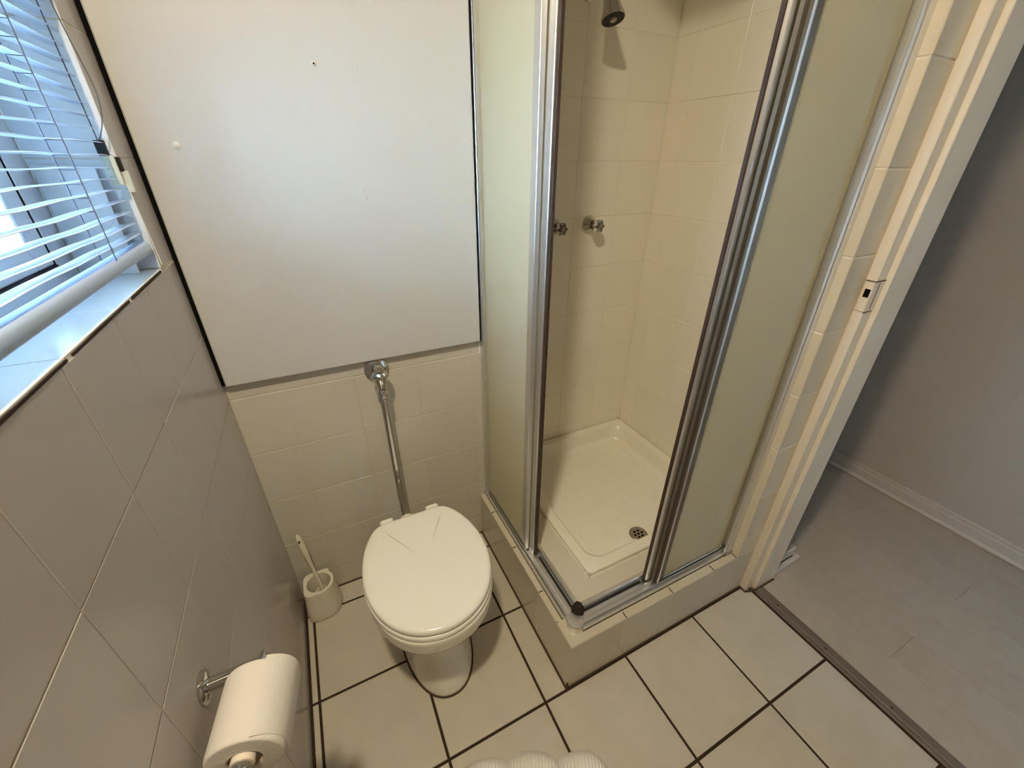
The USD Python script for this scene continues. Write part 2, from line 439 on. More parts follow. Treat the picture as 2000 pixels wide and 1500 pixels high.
obj("pane", box(-0.148, -0.143, (WIN_END + 0.105), -0.24, Z0 + 0.07, Z1 - 0.095), "window_glass", win, smooth=False)

# ------------------------------------------------------------------ venetian blind
bl = thing("venetian_blind", "white venetian blind of thin slats hanging in the window recess", "blind")
y_end = -0.136
x_mid, pitch, depth = -0.0130, 0.0186, 0.019
rail_z = 1.290


def slat(z, j):
    N, K = 36, 5
    r = random.Random(j)
    yy = np.linspace(WIN_END + 0.01, y_end, N)
    top, bot = [], []
    for i, y in enumerate(yy):
        wob = 0.0011 * math.sin(9 * y + j) + 0.0006 * math.sin(31 * y + 2 * j)
        tw = 0.05 * math.sin(5 * y + 0.6 * j)
        e = min(1.0, (i + 0.6) / 1.5, (N - 1 - i + 0.6) / 1.5)
        for k in range(K):
            s = (k / (K - 1) - 0.5) * depth * e
            h = 0.0016 * (1 - (2 * k / (K - 1) - 1) ** 2) + tw * s + wob
            top.append((x_mid + s, y, z + h + 0.0003))
            bot.append((x_mid + s, y, z + h - 0.0003))
    v = np.array(top + bot)
    f, B = [], N * K
    for i in range(N - 1):
        for k in range(K - 1):
            a = i * K + k
            f += [(a, a + 1, a + K + 1), (a, a + K + 1, a + K), (B + a, B + a + K + 1, B + a + 1), (B + a, B + a + K, B + a + K + 1)]
    for i in range(N - 1):
        for k, fl in ((0, 0), (K - 1, 1)):
            a, b = i * K + k, (i + 1) * K + k
            f += [(a, b, B + b), (a, B + b, B + a)] if not fl else [(a, B + b, b), (a, B + a, B + b)]
    for i, fl in ((0, 1), (N - 1, 0)):
        for k in range(K - 1):
            a, b = i * K + k, i * K + k + 1
            f += [(a, b, B + b), (a, B + b, B + a)] if not fl else [(a, B + b, b), (a, B + a, B + b)]
    return trimesh.Trimesh(v, np.array(f), process=False)


n_slats = 19
for j in range(n_slats):
    obj("slat", slat(rail_z + 0.026 + j * pitch, j), "blind_slat", bl, smooth=50)
top_z = rail_z + 0.026 + n_slats * pitch
rail = [(-0.013, -0.009), (-0.009, -0.0125), (0.009, -0.0125), (0.013, -0.009), (0.013, 0.004), (0.008, 0.0095), (0.0, 0.011), (-0.008, 0.0095), (-0.013, 0.004)]
ring = lambda y: np.array([(x_mid + a, y, rail_z + b) for a, b in rail])
obj("bottom_rail", loft([ring(y_end), ring(WIN_END + 0.01)]), "blind_rail", bl, smooth=50)
obj("head_rail", box(x_mid - 0.014, x_mid + 0.014, WIN_END + 0.01, y_end, top_z, 1.715, 0.001), "blind_slat", bl)
for yl in (-0.325, -0.74):
    for s in (-1, 1):
        obj("ladder_cord", tube([(x_mid + s * (depth / 2 + 0.0006), yl + 0.006 * (s < 0), z) for z in np.linspace(rail_z + 0.008, top_z, 12)], 0.0009, 6), "cord", bl)
obj("rung", [tube([(x_mid - depth / 2, yl, rail_z + 0.0245 + j * pitch), (x_mid + depth / 2, yl, rail_z + 0.0245 + j * pitch)], 0.0006, 5) for yl in (-0.325, -0.74) for j in range(n_slats)], "cord", bl, kind="stuff")
obj("lift_cord", tube(smooth_path([(-0.008, -0.180, 1.70), (-0.008, -0.176, 1.643), (-0.009, -0.162, 1.52), (-0.010, -0.154, 1.466)], 24), 0.0009, 6), "cord", bl)
obj("lift_cord", tube(smooth_path([(-0.004, -0.142, 1.70), (-0.001, -0.140, 1.652), (0.006, -0.140, 1.588), (0.0105, -0.140, 1.544), (0.007, -0.142, 1.508), (-0.010, -0.152, 1.466)], 30), 0.0008, 6), "cord", bl)
obj("tail_cord", tube([(0.002, -0.140, 1.400), (0.004, -0.128, 1.252)], 0.0010, 6), "cord_white", bl, label="pale cord hanging from the tassel to the sill")
t1 = obj("cord_tassel", box(-0.0160, 0.0015, -0.150, -0.144, 1.398, 1.445, 0.001), "tassel_plastic", bl, label="pale plastic cord tassel")
obj("cap", box(-0.0180, -0.0040, -0.151, -0.143, 1.4445, 1.468, 0.0008), "black_plastic", t1, smooth=False)
t2 = obj("cord_tassel", box(0.0005, 0.0110, -0.140, -0.134, 1.385, 1.421, 0.001), "tassel_plastic", bl, label="smaller pale cord tassel nearer the corner")
obj("cap", box(-0.0015, 0.0060, -0.141, -0.133, 1.4195, 1.443, 0.0008), "black_plastic", t2, smooth=False)

# a crinkled white sheet standing in the recess behind the blind
sv, sf = [], []
NU, NV = 14, 22
for side in (0, 1):
    for j in range(NV):
        for i in range(NU):
            u, v = i / (NU - 1), j / (NV - 1)
            x_ = -0.118 + 0.084 * u + 0.008 * (1 - v) * (u - 0.3)
            z_ = SILL + 0.0005 + 0.186 * v - 0.004 * v * u
            y_ = -0.131 - 0.016 * u * (1 - 0.6 * v) - 0.010 * math.sin(math.pi * u) * (1 - 0.5 * v) - 0.004 * (fbm(np.array([u * 5, v * 7, 1.3]), 3) - 0.5) - 0.006 * (1 - v) * (u > 0.8)
            sv.append((x_, y_ - (0.0025 if side else 0.0), z_))
for j in range(NV - 1):
    for i in range(NU - 1):
        a = j * NU + i
        B = NU * NV
        sf += [(a, a + NU + 1, a + 1), (a, a + NU, a + NU + 1), (B + a, B + a + 1, B + a + NU + 1), (B + a, B + a + NU + 1, B + a + NU)]
edge = [i for i in range(NU)] + [j * NU + NU - 1 for j in range(1, NV)] + [(NV - 1) * NU + i for i in range(NU - 2, -1, -1)] + [j * NU for j in range(NV - 2, 0, -1)]
for a, b in zip(edge, edge[1:] + edge[:1]):
    sf += [(a, b, NU * NV + b), (a, NU * NV + b, NU * NV + a)]
obj("paper_sheet", trimesh.Trimesh(np.array(sv), np.array(sf), process=False), "sheet_paper", smooth=40,
    label="crinkled white paper sheet standing on the window sill behind the blind", category="paper")

# ------------------------------------------------------------------ painted board over the toilet wall
bd = thing("wall_board", "large off-white painted board fixed on the wall above the toilet", "board")
obj("panel", box(0.0085, 0.7345, -0.020, -0.0005, 0.910, 2.49, 0.003), "board_paint", bd)
obj("edge_gap", box(0.0004, 0.0085, -0.0175, -0.0005, 0.914, 2.49), "black_gap", bd, smooth=False, label="black strip in the gap along the left edge")  # solid black strip filling the gap between board and left wall
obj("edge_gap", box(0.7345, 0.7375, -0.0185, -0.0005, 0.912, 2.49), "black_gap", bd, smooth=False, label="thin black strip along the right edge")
for (sx, sz, r) in ((0.371, 1.621, 0.0055), (0.078, 1.464, 0.0075)):
    obj("screw_cap", lathe([(0, 0), (r, 0), (r, 0.001), (r * 0.6, 0.003), (0, 0.0035)], (sx, -0.0198, sz), (sx, -1, sz), 20), "screw_cap", bd)
for (sx, sz, r) in ((0.432, 1.372, 0.004), (0.437, 1.355, 0.003), (0.443, 1.245, 0.0028), (0.095, 0.985, 0.003), (0.705, 0.985, 0.004), (0.46, 1.62, 0.002)):
    q = trimesh.creation.icosphere(2, 1.0)
    q.vertices *= (r, 0.0012, r * 1.6)
    q.apply_translation((sx, -0.0200, sz))
    obj("paint_blister", q, "board_paint", bd)
obj("screw_slot", box(0.369, 0.3725, -0.0242, -0.0225, 1.6195, 1.6225), "black_gap", bd, smooth=False)

# ------------------------------------------------------------------ shower kerb
kb = thing("shower_kerb", "low cream tiled kerb around the corner shower", "shower kerb")
KX, KY, KZ = 0.718, -0.684, 0.218
obj("core", [box(KX + G, 0.895, KY + G, -0.001, 0.0, KZ - G), box(0.895, 1.412, KY + G, -0.52, 0.0, KZ - G)], "wall_grout", kb, smooth=False)
lay(kb, "-x", KX, [KY, -0.491, -0.300, -0.113, -0.0015], [0.004, KZ], mat="kerb_tile_shaded", bevel=0.002)
lay(kb, "-y", KY, [KX, 0.919, 1.108, 1.296, 1.416, 1.53], [0.004, KZ], mat="kerb_tile_shaded", bevel=0.002)
lay(kb, "z", KZ, [KX, 0.80], [-0.60, -0.491, -0.300, -0.113, -0.0015], mat="kerb_tile_shaded", bevel=0.002)
lay(kb, "z", KZ, [KX, 0.919, 1.108, 1.296, 1.410], [KY, -0.60], mat="kerb_tile_shaded", bevel=0.002)
lay(kb, "z", KZ - 0.006, [0.801, 0.902], [-0.599, -0.487, -0.294, -0.1, -0.0015], "shower_tile_lit", gap=0.003)
lay(kb, "z", KZ - 0.006, [0.902, 1.109, 1.30, 1.409], [-0.599, -0.512], "shower_tile_lit", gap=0.003)
obj("base_grout", [box(KX - 0.003, KX + 0.004, KY - 0.002, -0.002, 0.0, 0.004), box(KX - 0.003, 1.53, KY - 0.003, KY + 0.003, 0.0, 0.0055)], "dirt", kb, smooth=False, label="dirty brown joint at the floor")
cv = trimesh.creation.icosphere(2, 1.0)
cv.vertices *= np.array((0.004, 0.004, 0.010)) * (0.8 + 0.5 * fbm(cv.vertices * 2 + 5, 3))[:, None]
cv.apply_translation((KX + 0.0005, KY - 0.0005, 0.022))
obj("chipped_spot", cv, "dirt", kb, label="dark chipped spot at the kerb corner")
lj = [box(0.803, 0.901, yy - 0.0009, yy + 0.0009, KZ - 0.0075, KZ - 0.0064) for yy in (-0.487, -0.294, -0.1)] + [box(xx - 0.0009, xx + 0.0009, -0.590, -0.514, KZ - 0.0075, KZ - 0.0064) for xx in (0.902, 1.109, 1.30)]
obj("ledge_joint", lj, "ledge_grout", kb, smooth=False, label="grey joints of the inner ledge tiles")
jm = [box(xx - 0.0012, xx + 0.0012, KY + 0.0005, KY + 0.022, KZ - 0.0005, KZ + 0.0006) for xx in (0.919, 1.108, 1.296, 1.408)]
jm += [box(KX + 0.0005, KX + 0.016, yy - 0.0012, yy + 0.0012, KZ - 0.0005, KZ + 0.0006) for yy in (-0.491, -0.300, -0.113)]
obj("stained_joint", jm, "dirt", kb, smooth=False)

# ------------------------------------------------------------------ shower tray
tray = thing("shower_tray", "cream square shower tray with ribbed floor inside the shower", "shower tray")
TX0, TX1, TY0, TY1, TZ = 0.900, 1.606, -0.512, 0.199, 0.226


def rrect(x0, x1, y0, y1, r, n=10):
    out = []
    for cx, cy, a0 in ((x1 - r, y1 - r, 0), (x0 + r, y1 - r, 90), (x0 + r, y0 + r, 180), (x1 - r, y0 + r, 270)):
        for i in range(n):
            a = math.radians(a0 + 90 * i / (n - 1))
            out.append((cx + r * math.cos(a), cy + r * math.sin(a)))
    return np.array(out)


tr = lambda d, r, z: at_z(rrect(TX0 + d, TX1 - d, TY0 + d, TY1 - d, r), z)
obj("basin", loft([tr(0, 0.02, 0.10), tr(0, 0.02, TZ - 0.006), tr(0.003, 0.02, TZ - 0.001), tr(0.008, 0.02, TZ), tr(0.036, 0.05, TZ), tr(0.041, 0.06, TZ - 0.003), tr(0.048, 0.075, TZ - 0.030),
                   tr(0.053, 0.08, TZ - 0.050), tr(0.058, 0.08, TZ - 0.060), tr(0.066, 0.078, TZ - 0.066), tr(0.13, 0.06, TZ - 0.066)]), "tray_acrylic", tray, smooth=45)
ribs = []
FZ = TZ - 0.066
for i in range(29):
    for j in range(29):
        px, py = 1.005 + i * 0.0185, -0.405 + j * 0.0185
        if (px - 1.212) ** 2 + (py + 0.415) ** 2 < 0.075 ** 2 or py < -0.33 and px > 1.13:
            continue
        ribs.append(box(px - 0.0074, px + 0.0074, py - 0.0074, py + 0.0074, FZ - 0.001, FZ + 0.0019, 0.0016))
obj("rib_pattern", ribs, "tray_acrylic", tray, kind="stuff")
dr = obj("drain", lathe([(0, 0), (0.036, 0), (0.036, 0.002), (0.033, 0.0038), (0.026, 0.003), (0, 0.0028)], (1.212, -0.415, FZ), (1.212, -0.415, 1), 40), "steel", tray, label="round grey metal drain grate")
holes = [(0, 0)] + [(0.016 * math.cos(math.radians(60 * k)), 0.016 * math.sin(math.radians(60 * k))) for k in range(6)]
obj("drain_hole", [cyl((1.212 + a, -0.415 + b, FZ + 0.002), (1.212 + a, -0.415 + b, FZ + 0.0034), 0.0048, 14) for a, b in holes], "black_gap", dr)

# ------------------------------------------------------------------ shower screen
TOP = 2.22
sc = thing("shower_screen", "aluminium shower screen frame with two fixed frosted panels", "shower screen")
TRZ = KZ
track = [box(0.738, 0.802, -0.600, -0.001, TRZ, TRZ + 0.006), box(0.738, 0.7405, -0.600, -0.001, TRZ, TRZ + 0.022), box(0.7455, 0.748, -0.630, -0.001, TRZ, TRZ + 0.026),
         box(0.764, 0.768, -0.62, -0.001, TRZ, TRZ + 0.016), box(0.789, 0.802, -0.592, -0.001, TRZ, TRZ + 0.030, 0.002)]
obj("bottom_track", track, "aluminium", sc)
track = [box(0.775, 1.410, -0.658, -0.592, TRZ, TRZ + 0.006), box(0.775, 1.410, -0.658, -0.6555, TRZ, TRZ + 0.018), box(0.765, 1.410, -0.649, -0.6465, TRZ, TRZ + 0.026),
         box(0.775, 1.410, -0.628, -0.624, TRZ, TRZ + 0.016), box(0.802, 1.410, -0.606, -0.592, TRZ, TRZ + 0.030, 0.002)]
obj("bottom_track", track, "aluminium", sc)
obj("track_slot", box(0.780, 0.7875, -0.590, -0.38, TRZ + 0.0055, TRZ + 0.0075), "black_plastic", sc, smooth=False, label="dark drain slot of the left track")
obj("track_slot", box(0.805, 1.035, -0.6125, -0.6065, TRZ + 0.0055, TRZ + 0.0075), "black_plastic", sc, smooth=False, label="dark drain slot of the front track")
obj("corner_cap", [lathe([(0, 0), (0.026, 0), (0.026, 0.020), (0.0245, 0.022), (0, 0.022)], (0.765, -0.630, TRZ), (0.765, -0.630, 1), 28)], "aluminium", sc, label="rounded metal cap on the track corner")
g = trimesh.creation.icosphere(3, 1.0)
g.vertices *= np.array((0.018, 0.018, 0.027)) * (0.75 + 0.5 * fbm(g.vertices * 1.7 + 3, 3))[:, None]
g.apply_translation((0.789, -0.607, TRZ + 0.026))
obj("corner_guide", g, "dark_crack", sc, label="black grimy corner guide")
obj("top_track", [box(0.738, 0.802, -0.658, -0.001, TOP, TOP + 0.05, 0.002), box(0.738, 1.38, -0.658, -0.592, TOP, TOP + 0.05, 0.002)], "aluminium", sc)
# wall channels
obj("wall_channel", [box(0.7385, 0.775, -0.024, -0.0008, KZ, TOP, 0.002), box(0.7400, 0.7425, -0.032, -0.020, KZ, TOP), box(0.770, 0.7725, -0.032, -0.020, KZ, TOP)], "aluminium", sc)
obj("wall_channel", lean([box(1.385, 1.4125, -0.661, -0.595, KZ, TOP, 0.002), box(1.372, 1.388, -0.659, -0.652, KZ, TOP, 0.001), box(1.368, 1.386, -0.632, -0.626, KZ, TOP, 0.001)], 0.016, 0.25), "aluminium", sc)
obj("foot_clip", box(0.7365, 0.7385, -0.034, -0.0008, KZ, KZ + 0.018), "aluminium_dull", sc, smooth=False)
obj("foot_clip", box(1.372, 1.408, -0.6625, -0.659, KZ, KZ + 0.018), "aluminium_dull", sc, smooth=False)


def partial_lean(ms):
    for q in ms:
        w = np.clip((q.vertices[:, 0] - 1.06) / 0.33, 0, 1)
        q.vertices[:, 0] -= 0.016 * (q.vertices[:, 2] - 0.25) * w
    return ms


BZ = KZ + 0.014
# left fixed panel (plane x), its stile
fp = obj("fixed_panel", box(0.756, 0.760, -0.310, -0.020, BZ, TOP), "frosted", sc, smooth=False, label="left yellowish frosted fixed panel")
obj("stile", [box(0.751, 0.765, -0.336, -0.309, BZ, TOP, 0.0015)], "aluminium", fp)
obj("bottom_bar", box(0.751, 0.765, -0.309, -0.024, BZ, BZ + 0.014, 0.0015), "aluminium_dull", fp)
# right fixed panel (plane y)
fp2 = obj("fixed_panel", partial_lean([box(1.096, 1.376, -0.637, -0.633, BZ, TOP)]), "frosted", sc, smooth=False, label="right greyish frosted fixed panel")
obj("stile", [box(1.076, 1.096, -0.644, -0.629, BZ, TOP, 0.0015)], "aluminium_dark", fp2)
obj("brush_seal", box(1.064, 1.077, -0.633, -0.624, BZ, TOP), "aluminium_dark", fp2, smooth=False, label="dark brown seal strip")
obj("bead", [box(1.0735, 1.0765, -0.6455, -0.642, BZ, TOP)], "aluminium", fp2, smooth=False)
obj("bottom_bar", box(1.098, 1.378, -0.643, -0.628, BZ, BZ + 0.018, 0.0015), "aluminium_dull", fp2)

# sliding doors, both pushed open behind the fixed panels
sd = thing("shower_door", "left sliding frosted shower door pushed open behind the left fixed panel", "shower door", "sliding shower doors")
obj("stile", [box(0.7675, 0.784, -0.3625, -0.334, BZ, TOP, 0.002)], "aluminium", sd)
obj("seal", box(0.772, 0.781, -0.3710, -0.3620, BZ, TOP, 0.001), "bronze_seal", sd, label="dark rubber edge seal")
obj("glass", box(0.774, 0.778, -0.335, -0.050, BZ + 0.01, TOP - 0.01), "frosted", sd, smooth=False)
obj("bottom_bar", box(0.7685, 0.783, -0.335, -0.050, BZ, BZ + 0.014, 0.001), "aluminium", sd)
sd2 = thing("shower_door", "right sliding frosted shower door pushed open behind the right fixed panel", "shower door", "sliding shower doors")
obj("stile", [box(1.0445, 1.0735, -0.621, -0.606, BZ, TOP, 0.005)], "aluminium", sd2)
obj("seal", box(1.0385, 1.0450, -0.617, -0.609, BZ, TOP, 0.001), "bronze_seal", sd2, label="dark rubber edge seal")
obj("glass", box(1.073, 1.350, -0.6155, -0.6115, BZ + 0.01, TOP - 0.01), "frosted", sd2, smooth=False)
obj("bottom_bar", box(1.073, 1.340, -0.620, -0.607, BZ, BZ + 0.014, 0.001), "aluminium", sd2)

# ------------------------------------------------------------------ shower fittings
sh = thing("overhead_shower", "small chrome bell-shaped shower head high on the shower wall", "shower head")
fa = np.array((1.214, 0.1995, 1.895))
obj("wall_flange", lathe([(0, 0), (0.027, 0), (0.026, 0.004), (0.014, 0.012), (0, 0.013)], fa, fa + (0, -1, 0)), "chrome", sh)
neck = np.array((1.214, 0.090, 1.873))
obj("arm", tube(smooth_path([fa + (0, -0.01, 0), fa + (0, -0.05, 0.002), fa + (0, -0.09, -0.006), neck], 20), 0.009, 14), "chrome", sh)
ax_ = np.array((0.03, -0.33, -0.94)); ax_ /= np.linalg.norm(ax_)
b0 = neck - ax_ * 0.010
hd = obj("bell", lathe([(0, 0), (0.014, 0), (0.016, 0.006), (0.016, 0.018), (0.019, 0.024), (0.024, 0.050), (0.031, 0.072), (0.0345, 0.080), (0.0345, 0.084), (0.033, 0.086), (0, 0.086)], b0, b0 + ax_), "chrome", sh)
obj("face_plate", lathe([(0, 0), (0.0325, 0), (0.0325, 0.0016), (0.011, 0.001), (0, 0.001)], b0 + ax_ * 0.0855, b0 + ax_), "black_plastic", hd)
obj("nozzle", lathe([(0, 0), (0.011, 0), (0.009, 0.004), (0, 0.0035)], b0 + ax_ * 0.0863, b0 + ax_), "steel", hd)


def make_tap(x_, z_, label):
    t = thing("shower_tap", label, "tap", "shower taps")
    a = np.array((x_, 0.1995, z_))
    n = np.array((0, -1.0, 0))
    obj("flange", lathe([(0, 0), (0.033, 0), (0.033, 0.003), (0.021, 0.026), (0.017, 0.030), (0, 0.030)], a, a + n), "chrome", t)
    obj("collar", lathe([(0, 0.028), (0.013, 0.028), (0.013, 0.040), (0, 0.040)], a, a + n), "black_plastic", t)
    N = 48
    rg = []
    for d, k in ((0.036, 0.70), (0.040, 0.86), (0.046, 0.92), (0.060, 1.0), (0.068, 1.0), (0.072, 0.88)):
        rg.append(np.array([a + n * d + k * (0.0205 + 0.0035 * math.cos(6 * q)) * np.array((math.cos(q), 0, math.sin(q))) for q in np.linspace(0, 2 * math.pi, N, endpoint=False)]))
    m = loft(rg)
    if m.volume < 0:
        m.invert()
    obj("handle", m, "acrylic", t, smooth=50, label="clear faceted handle")
    obj("screw_cap", lathe([(0, 0.0715), (0.0075, 0.0715), (0.0065, 0.075), (0, 0.0755)], a, a + n, 20), "steel", t)


make_tap(1.294, 1.222, "right shower tap with clear fluted handle on the shower wall")
make_tap(1.128, 1.220, "left shower tap with clear fluted handle, half hidden by the door edge")

# ------------------------------------------------------------------ toilet
to = thing("toilet", "cream ceramic toilet with the lid closed beside the shower kerb", "toilet")
TC = 0.400
half = [(0, -0.598), (0.050, -0.590), (0.100, -0.564), (0.142, -0.517), (0.167, -0.460), (0.177, -0.398), (0.173, -0.335), (0.158, -0.275), (0.134, -0.226), (0.108, -0.1985), (0.092, -0.1930), (0.05, -0.1915), (0, -0.191)]
pts = half + [(-a, b) for a, b in half[-2:0:-1]]
tck, _ = splprep(np.array(pts + pts[:1]).T, s=0, per=True)
LID = np.array(splev(np.linspace(0, 1, 120, endpoint=False), tck)).T + (TC, 0)


def ell(yf, yb, hw, p=2.3, n=120):
    """An egg outline between y = yf (front) and yb (back), half width hw; same start and turn as LID."""
    a = np.linspace(0, 2 * math.pi, n, endpoint=False)
    s, c = np.sin(a), -np.cos(a)
    xx = hw * np.sign(s) * abs(s) ** (2 / p)
    yy = (yf + yb) / 2 + (yb - yf) / 2 * np.sign(c) * abs(c) ** (2 / p)
    return np.column_stack([TC + xx, yy])


body = [(0.0, -0.545, -0.12, 0.108, 2.2), (0.02, -0.544, -0.12, 0.108, 2.2), (0.06, -0.532, -0.12, 0.101, 2.2), (0.11, -0.510, -0.12, 0.095, 2.2), (0.15, -0.500, -0.12, 0.096, 2.2),
        (0.19, -0.507, -0.125, 0.106, 2.2), (0.235, -0.532, -0.13, 0.128, 2.2), (0.285, -0.567, -0.14, 0.152, 2.2), (0.325, -0.590, -0.15, 0.168, 2.25), (0.352, -0.600, -0.155, 0.175, 2.25), (0.385, -0.603, -0.155, 0.177, 2.25), (0.3905, -0.600, -0.158, 0.174, 2.25)]
obj("bowl", loft([at_z(ell(f, b, w, p), z) for z, f, b, w, p in body]), "ceramic", to, smooth=60)
obj("inlet_spigot", cyl((TC, -0.165, 0.315), (TC, -0.095, 0.315), 0.028, 24, 0.003), "ceramic", to)
obj("base_seal", tube(at_z(ell(-0.5465, -0.119, 0.1095, 2.2), 0.002), 0.0032, 8, closed=True), "dirt", to, label="dark seal around the foot")
SEAT = inset(LID, -0.0025)
obj("seat", loft([at_z(inset(SEAT, 0.006), 0.3915), at_z(inset(SEAT, 0.001), 0.394), at_z(SEAT, 0.399), at_z(SEAT, 0.405), at_z(inset(SEAT, 0.003), 0.4095), at_z(inset(SEAT, 0.010), 0.4105)]), "seat_plastic", to, smooth=50)
lid = obj("lid", loft([at_z(inset(LID, 0.008), 0.411), at_z(inset(LID, 0.002), 0.4125), at_z(LID, 0.417), at_z(LID, 0.4235), at_z(inset(LID, 0.0025), 0.4285), at_z(inset(LID, 0.008), 0.4315), at_z(inset(LID, 0.018), 0.4325), at_z(inset(LID, 0.026), 0.4320),
                       at_z(inset(LID, 0.055), 0.4325)]), "seat_plastic", to, smooth=60)
for s in (-1, 1):
    obj("hinge", [box(TC + s * 0.074 - 0.021, TC + s * 0.074 + 0.021, -0.196, -0.172, 0.3905, 0.4270, 0.005)], "seat_plastic", to)

fv = thing("flush_valve", "chrome flush valve and bent down pipe on the wall behind the toilet", "flush valve")
VX = 0.394
obj("wall_flange", lathe([(0, 0), (0.037, 0), (0.037, 0.004), (0.031, 0.010), (0.018, 0.014), (0, 0.014)], (VX, -0.0005, 0.872), (VX, -1, 0.872)), "chrome", fv)
obj("inlet", cyl((VX, -0.010, 0.872), (VX, -0.060, 0.872), 0.016, 24), "chrome", fv)
obj("valve_body", lathe([(0, 0), (0.016, 0), (0.018, 0.004), (0.018, 0.020), (0.014, 0.026), (0.016, 0.045), (0.023, 0.066), (0.027, 0.072), (0.027, 0.080), (0.022, 0.086), (0, 0.087)], (VX, -0.060, 0.806), (VX, -0.060, 2)), "chrome", fv)
obj("cap_nut", lathe([(0, 0), (0.0145, 0), (0.0145, 0.012), (0.012, 0.016), (0, 0.017)], (VX, -0.060, 0.892), (VX, -0.060, 2), 6), "chrome", fv, smooth=20)
obj("regulating_screw", cyl((VX + 0.003, -0.075, 0.833), (VX + 0.006, -0.093, 0.833), 0.007, 16, 0.001), "chrome", fv)
obj("coupling_nut", lathe([(0, 0), (0.0165, 0), (0.0185, 0.003), (0.0185, 0.016), (0.0165, 0.019), (0, 0.019)], (VX, -0.060, 0.789), (VX, -0.060, 2), 24), "chrome", fv)
obj("down_pipe", tube(smooth_path([(VX, -0.060, 0.800), (VX + 0.001, -0.060, 0.70), (VX + 0.002, -0.060, 0.58), (VX + 0.003, -0.0605, 0.46), (VX + 0.004, -0.062, 0.385), (VX + 0.005, -0.072, 0.345), (VX + 0.006, -0.085, 0.325), (TC, -0.0952, 0.318)], 70), 0.0125, 18), "chrome", fv)

# ------------------------------------------------------------------ toilet brush in its holder
bh = thing("brush_holder", "white plastic toilet brush holder on the floor in the corner", "toilet brush holder")
HX, HY, HR, HH = 0.072, -0.066, 0.049, 0.132


def holder_ring(s, z, r=None):
    """Square towards the corner of the room, round towards the room."""
    out = []
    for a in np.linspace(0, 2 * math.pi, 72, endpoint=False):
        c, d = math.cos(a), math.sin(a)
        p = 2.0 if r else 2.0
        rad = HR * s
        if not r:
            # squared off in the left/back quadrant
            q = 5.0 if (c < 0.25 and d > -0.95) or d > 0.2 and c < 0.7 else 2.0
            rad = HR * s / ((abs(c) ** q + abs(d) ** q) ** (1 / q))
        out.append((HX + rad * c, HY + rad * d, z))
    return np.array(out)


from scipy.ndimage import gaussian_filter1d


def soft(rg):
    q = rg.copy()
    q[:, :2] = gaussian_filter1d(rg[:, :2], 0.8, axis=0, mode="wrap")
    return q


outer = [soft(holder_ring(s, z)) for s, z in ((1.08, 0.0), (1.17, 0.003), (1.20, 0.02), (1.17, 0.05), (1.07, 0.10), (1.02, HH - 0.004), (1.0, HH))]
inner = [holder_ring(s, z, 1) for s, z in ((0.80, HH), (0.77, HH - 0.003), (0.76, HH - 0.05), (0.72, 0.02))]
obj("cup", loft(outer + inner), "brush_plastic", bh, smooth=50)
br = thing("toilet_brush", "white plastic toilet brush leaning in its holder in the corner", "toilet brush")
foot, tip = np.array((HX + 0.010, HY - 0.012, 0.075)), np.array((0.049, -0.022, 0.335))
dvec = (tip - foot) / np.linalg.norm(tip - foot)
L = np.linalg.norm(tip - foot)
obj("handle", lathe([(0, 0.0), (0.007, 0.0), (0.0062, 0.05), (0.0055, L * 0.45), (0.0065, L * 0.58), (0.0105, L * 0.74), (0.0110, L * 0.86), (0.0095, L * 0.95), (0.005, L * 0.993), (0, L)], foot, tip), "brush_plastic", br)
hole_p = foot + dvec * L * 0.92
obj("hanging_hole", cyl(hole_p + np.array((-0.002, -0.0098, 0.001)), hole_p + np.array((0.002, -0.0112, 0.001)), 0.004, 14), "dirt", br)
bv = trimesh.creation.icosphere(4, 1.0)
bv.vertices *= (0.92 + 0.35 * (noise(bv.vertices * 9, 3) - 0.5))[:, None] * np.array((0.031, 0.031, 0.036))
bv.apply_translation((HX, HY, 0.060))
obj("bristle_head", bv, "bristles", br, smooth=False)

# ------------------------------------------------------------------ toilet roll on its holder
RX, RZ = 0.080, 0.757
rh = thing("roll_holder", "chrome two-post toilet roll holder on the left wall", "toilet roll holder")
for yy, RX in ((-0.718, 0.079), (-0.853, 0.0565)):
    obj("wall_flange", lathe([(0, 0), (0.024, 0), (0.024, 0.003), (0.020, 0.006), (0.011, 0.0075), (0, 0.0075)], (0.0005, yy, RZ), (1, yy, RZ)), "chrome", rh)
    obj("post", cyl((0.006, yy, RZ), (RX + 0.002, yy, RZ), 0.0105, 24, 0.002), "chrome", rh)
    obj("finial", lathe([(0, 0), (0.0105, 0), (0.0115, 0.003), (0.0105, 0.012), (0.0060, 0.024), (0.0015, 0.031), (0, 0.0315)], (RX, yy - 0.0095 if yy > -0.8 else yy + 0.0095, RZ), (RX, 10 if yy > -0.8 else -10, RZ)), "chrome", rh)
obj("roller", cyl((0.0775, -0.727, RZ), (0.0580, -0.8445, RZ), 0.0145, 28, 0.001), "roller_plastic", rh, label="cream plastic roller")
rl = thing("toilet_roll", "white toilet paper roll hanging on the wall holder", "toilet roll")
A0, A1 = np.array((0.0762, -0.735, RZ - 0.0065)), np.array((0.0588, -0.838, RZ - 0.0065))
RR = 0.0475
Y1, Y0 = -0.735, -0.838
obj("paper", lathe([(0.0215, 0.0), (RR - 0.0035, 0.0), (RR - 0.001, 0.002), (RR, 0.006), (RR, 0.098), (RR - 0.001, 0.102), (RR - 0.0035, 0.104), (0.0215, 0.104), (0.0215, 0.0)], A0, A1, 72), "paper", rl, smooth=45)
obj("core", lathe([(0.0205, 0.0005), (0.0217, 0.0005), (0.0217, 0.1035), (0.0205, 0.1035), (0.0205, 0.0005)], A0, A1, 48), "paper_core", rl, label="brown cardboard core")
tail = []
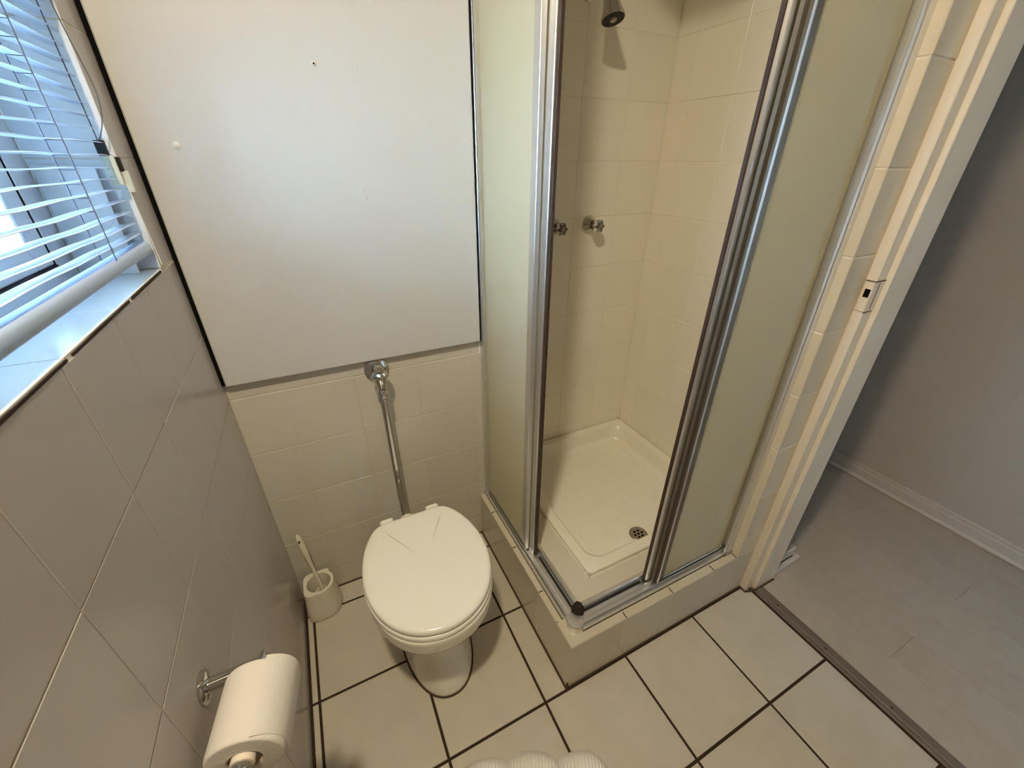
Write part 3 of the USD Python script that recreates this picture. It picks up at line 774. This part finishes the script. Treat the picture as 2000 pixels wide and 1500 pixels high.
for t_ in np.linspace(0, 1, 14):
    a = math.radians(70 - 70 * t_)
    tail.append(((RR + 0.001) * math.cos(a), A0[2] + (RR + 0.001) * math.sin(a)))
tail += [(RR + 0.0012, A0[2] - 0.008), (RR + 0.0004, A0[2] - 0.018), (RR - 0.001, A0[2] - 0.028)]
rings = []
for (a, b), (a2, b2) in zip(tail, tail[1:] + [(tail[-1][0] - 0.001, tail[-1][1] - 0.01)]):
    d = np.array((a2 - a, b2 - b)); d /= np.linalg.norm(d)
    nx, nz = -d[1] * 0.0006, d[0] * 0.0006
    rings.append(np.array([(A1[0] + a - nx, Y0 + 0.001, b - nz), (A1[0] + a + nx, Y0 + 0.001, b + nz), (A0[0] + a + nx, Y1 - 0.001, b + nz), (A0[0] + a - nx, Y1 - 0.001, b - nz)]))
m = loft(rings)
if m.volume < 0:
    m.invert()
obj("loose_end", m, "paper", rl, smooth=30)

# ------------------------------------------------------------------ ribbed white bath mat, only its far folds in the frame
NU, NV = 440, 14
grid = np.zeros((NV, NU, 3))
E0, EU, EN = np.array((0.328, -0.664)), np.array((0.900, -0.436)), np.array((-0.436, -0.900))
for j in range(NV):
    for i in range(NU):
        u, v = i / (NU - 1), j / (NV - 1)
        s_ = 0.455 * u
        ph = (s_ - 0.245) / 0.138
        lobe = abs(math.cos(math.pi * ph)) ** 0.6
        rib = math.sin(2 * math.pi * s_ / 0.0088)
        d_ = 0.026 * (1 - lobe) + 0.10 * max(0, 0.40 - u) + 0.2 * max(0, u - 0.9) + 0.21 * v + 0.0014 * rib * (j > 0)
        prof = math.sin(min(v * 6.0, 1.0) * math.pi / 2) ** 0.7
        z = 0.001 + prof * (0.014 + 0.032 * lobe + 0.0026 * rib)
        if i in (0, NU - 1):
            z *= 0.2
        p = E0 + EU * s_ + EN * d_
        grid[j, i] = (p[0], p[1], z)
v = grid.reshape(-1, 3)
f = []
for j in range(NV - 1):
    for i in range(NU - 1):
        a = j * NU + i
        f += [(a, a + NU, a + NU + 1), (a, a + NU + 1, a + 1)]
low = v.copy(); low[:, 2] = 0.0004
B = len(v)
f2 = [(B + a, B + c, B + b) for a, b, c in f]
edge = [i for i in range(NU)] + [j * NU + NU - 1 for j in range(1, NV)] + [(NV - 1) * NU + i for i in range(NU - 2, -1, -1)] + [j * NU for j in range(NV - 2, 0, -1)]
f3 = [x for a, b in zip(edge, edge[1:] + edge[:1]) for x in ((a, b, B + b), (a, B + b, B + a))]
m = trimesh.Trimesh(np.vstack([v, low]), np.array(f + f2 + f3), process=False)
m.fix_normals()
obj("bath_mat", m, "towel", smooth=50, label="white ribbed bath mat bunched on the tiles at the bottom edge", category="bath mat")

# ------------------------------------------------------------------ lamp
lamp = thing("ceiling_lamp", "small round flush lamp with a white rim on the bathroom ceiling", "ceiling lamp")
lx, ly, lz = LAMP_POS
obj("housing", lathe([(0, 0), (0.080, 0), (0.078, 0.012), (0.068, 0.020), (0, 0.020)], (lx, ly, H - 0.0005), (lx, ly, -9), 48), "window_paint", lamp)
obj("rim", tube([(lx + 0.062 * math.cos(a), ly + 0.062 * math.sin(a), lz + 0.003) for a in np.linspace(0, 2 * math.pi, 40, endpoint=False)], 0.004, 8, closed=True), "window_paint", lamp)
lens = UsdLux.DiskLight.Define(stage, "/World/ceiling_lamp/lens")
lens.AddTranslateOp().Set(Gf.Vec3d(*LAMP_POS))
lens.CreateRadiusAttr(0.055)
lens.CreateColorAttr(Gf.Vec3f(*LAMP_COLOR))
lens.CreateIntensityAttr(LAMP_POWER)
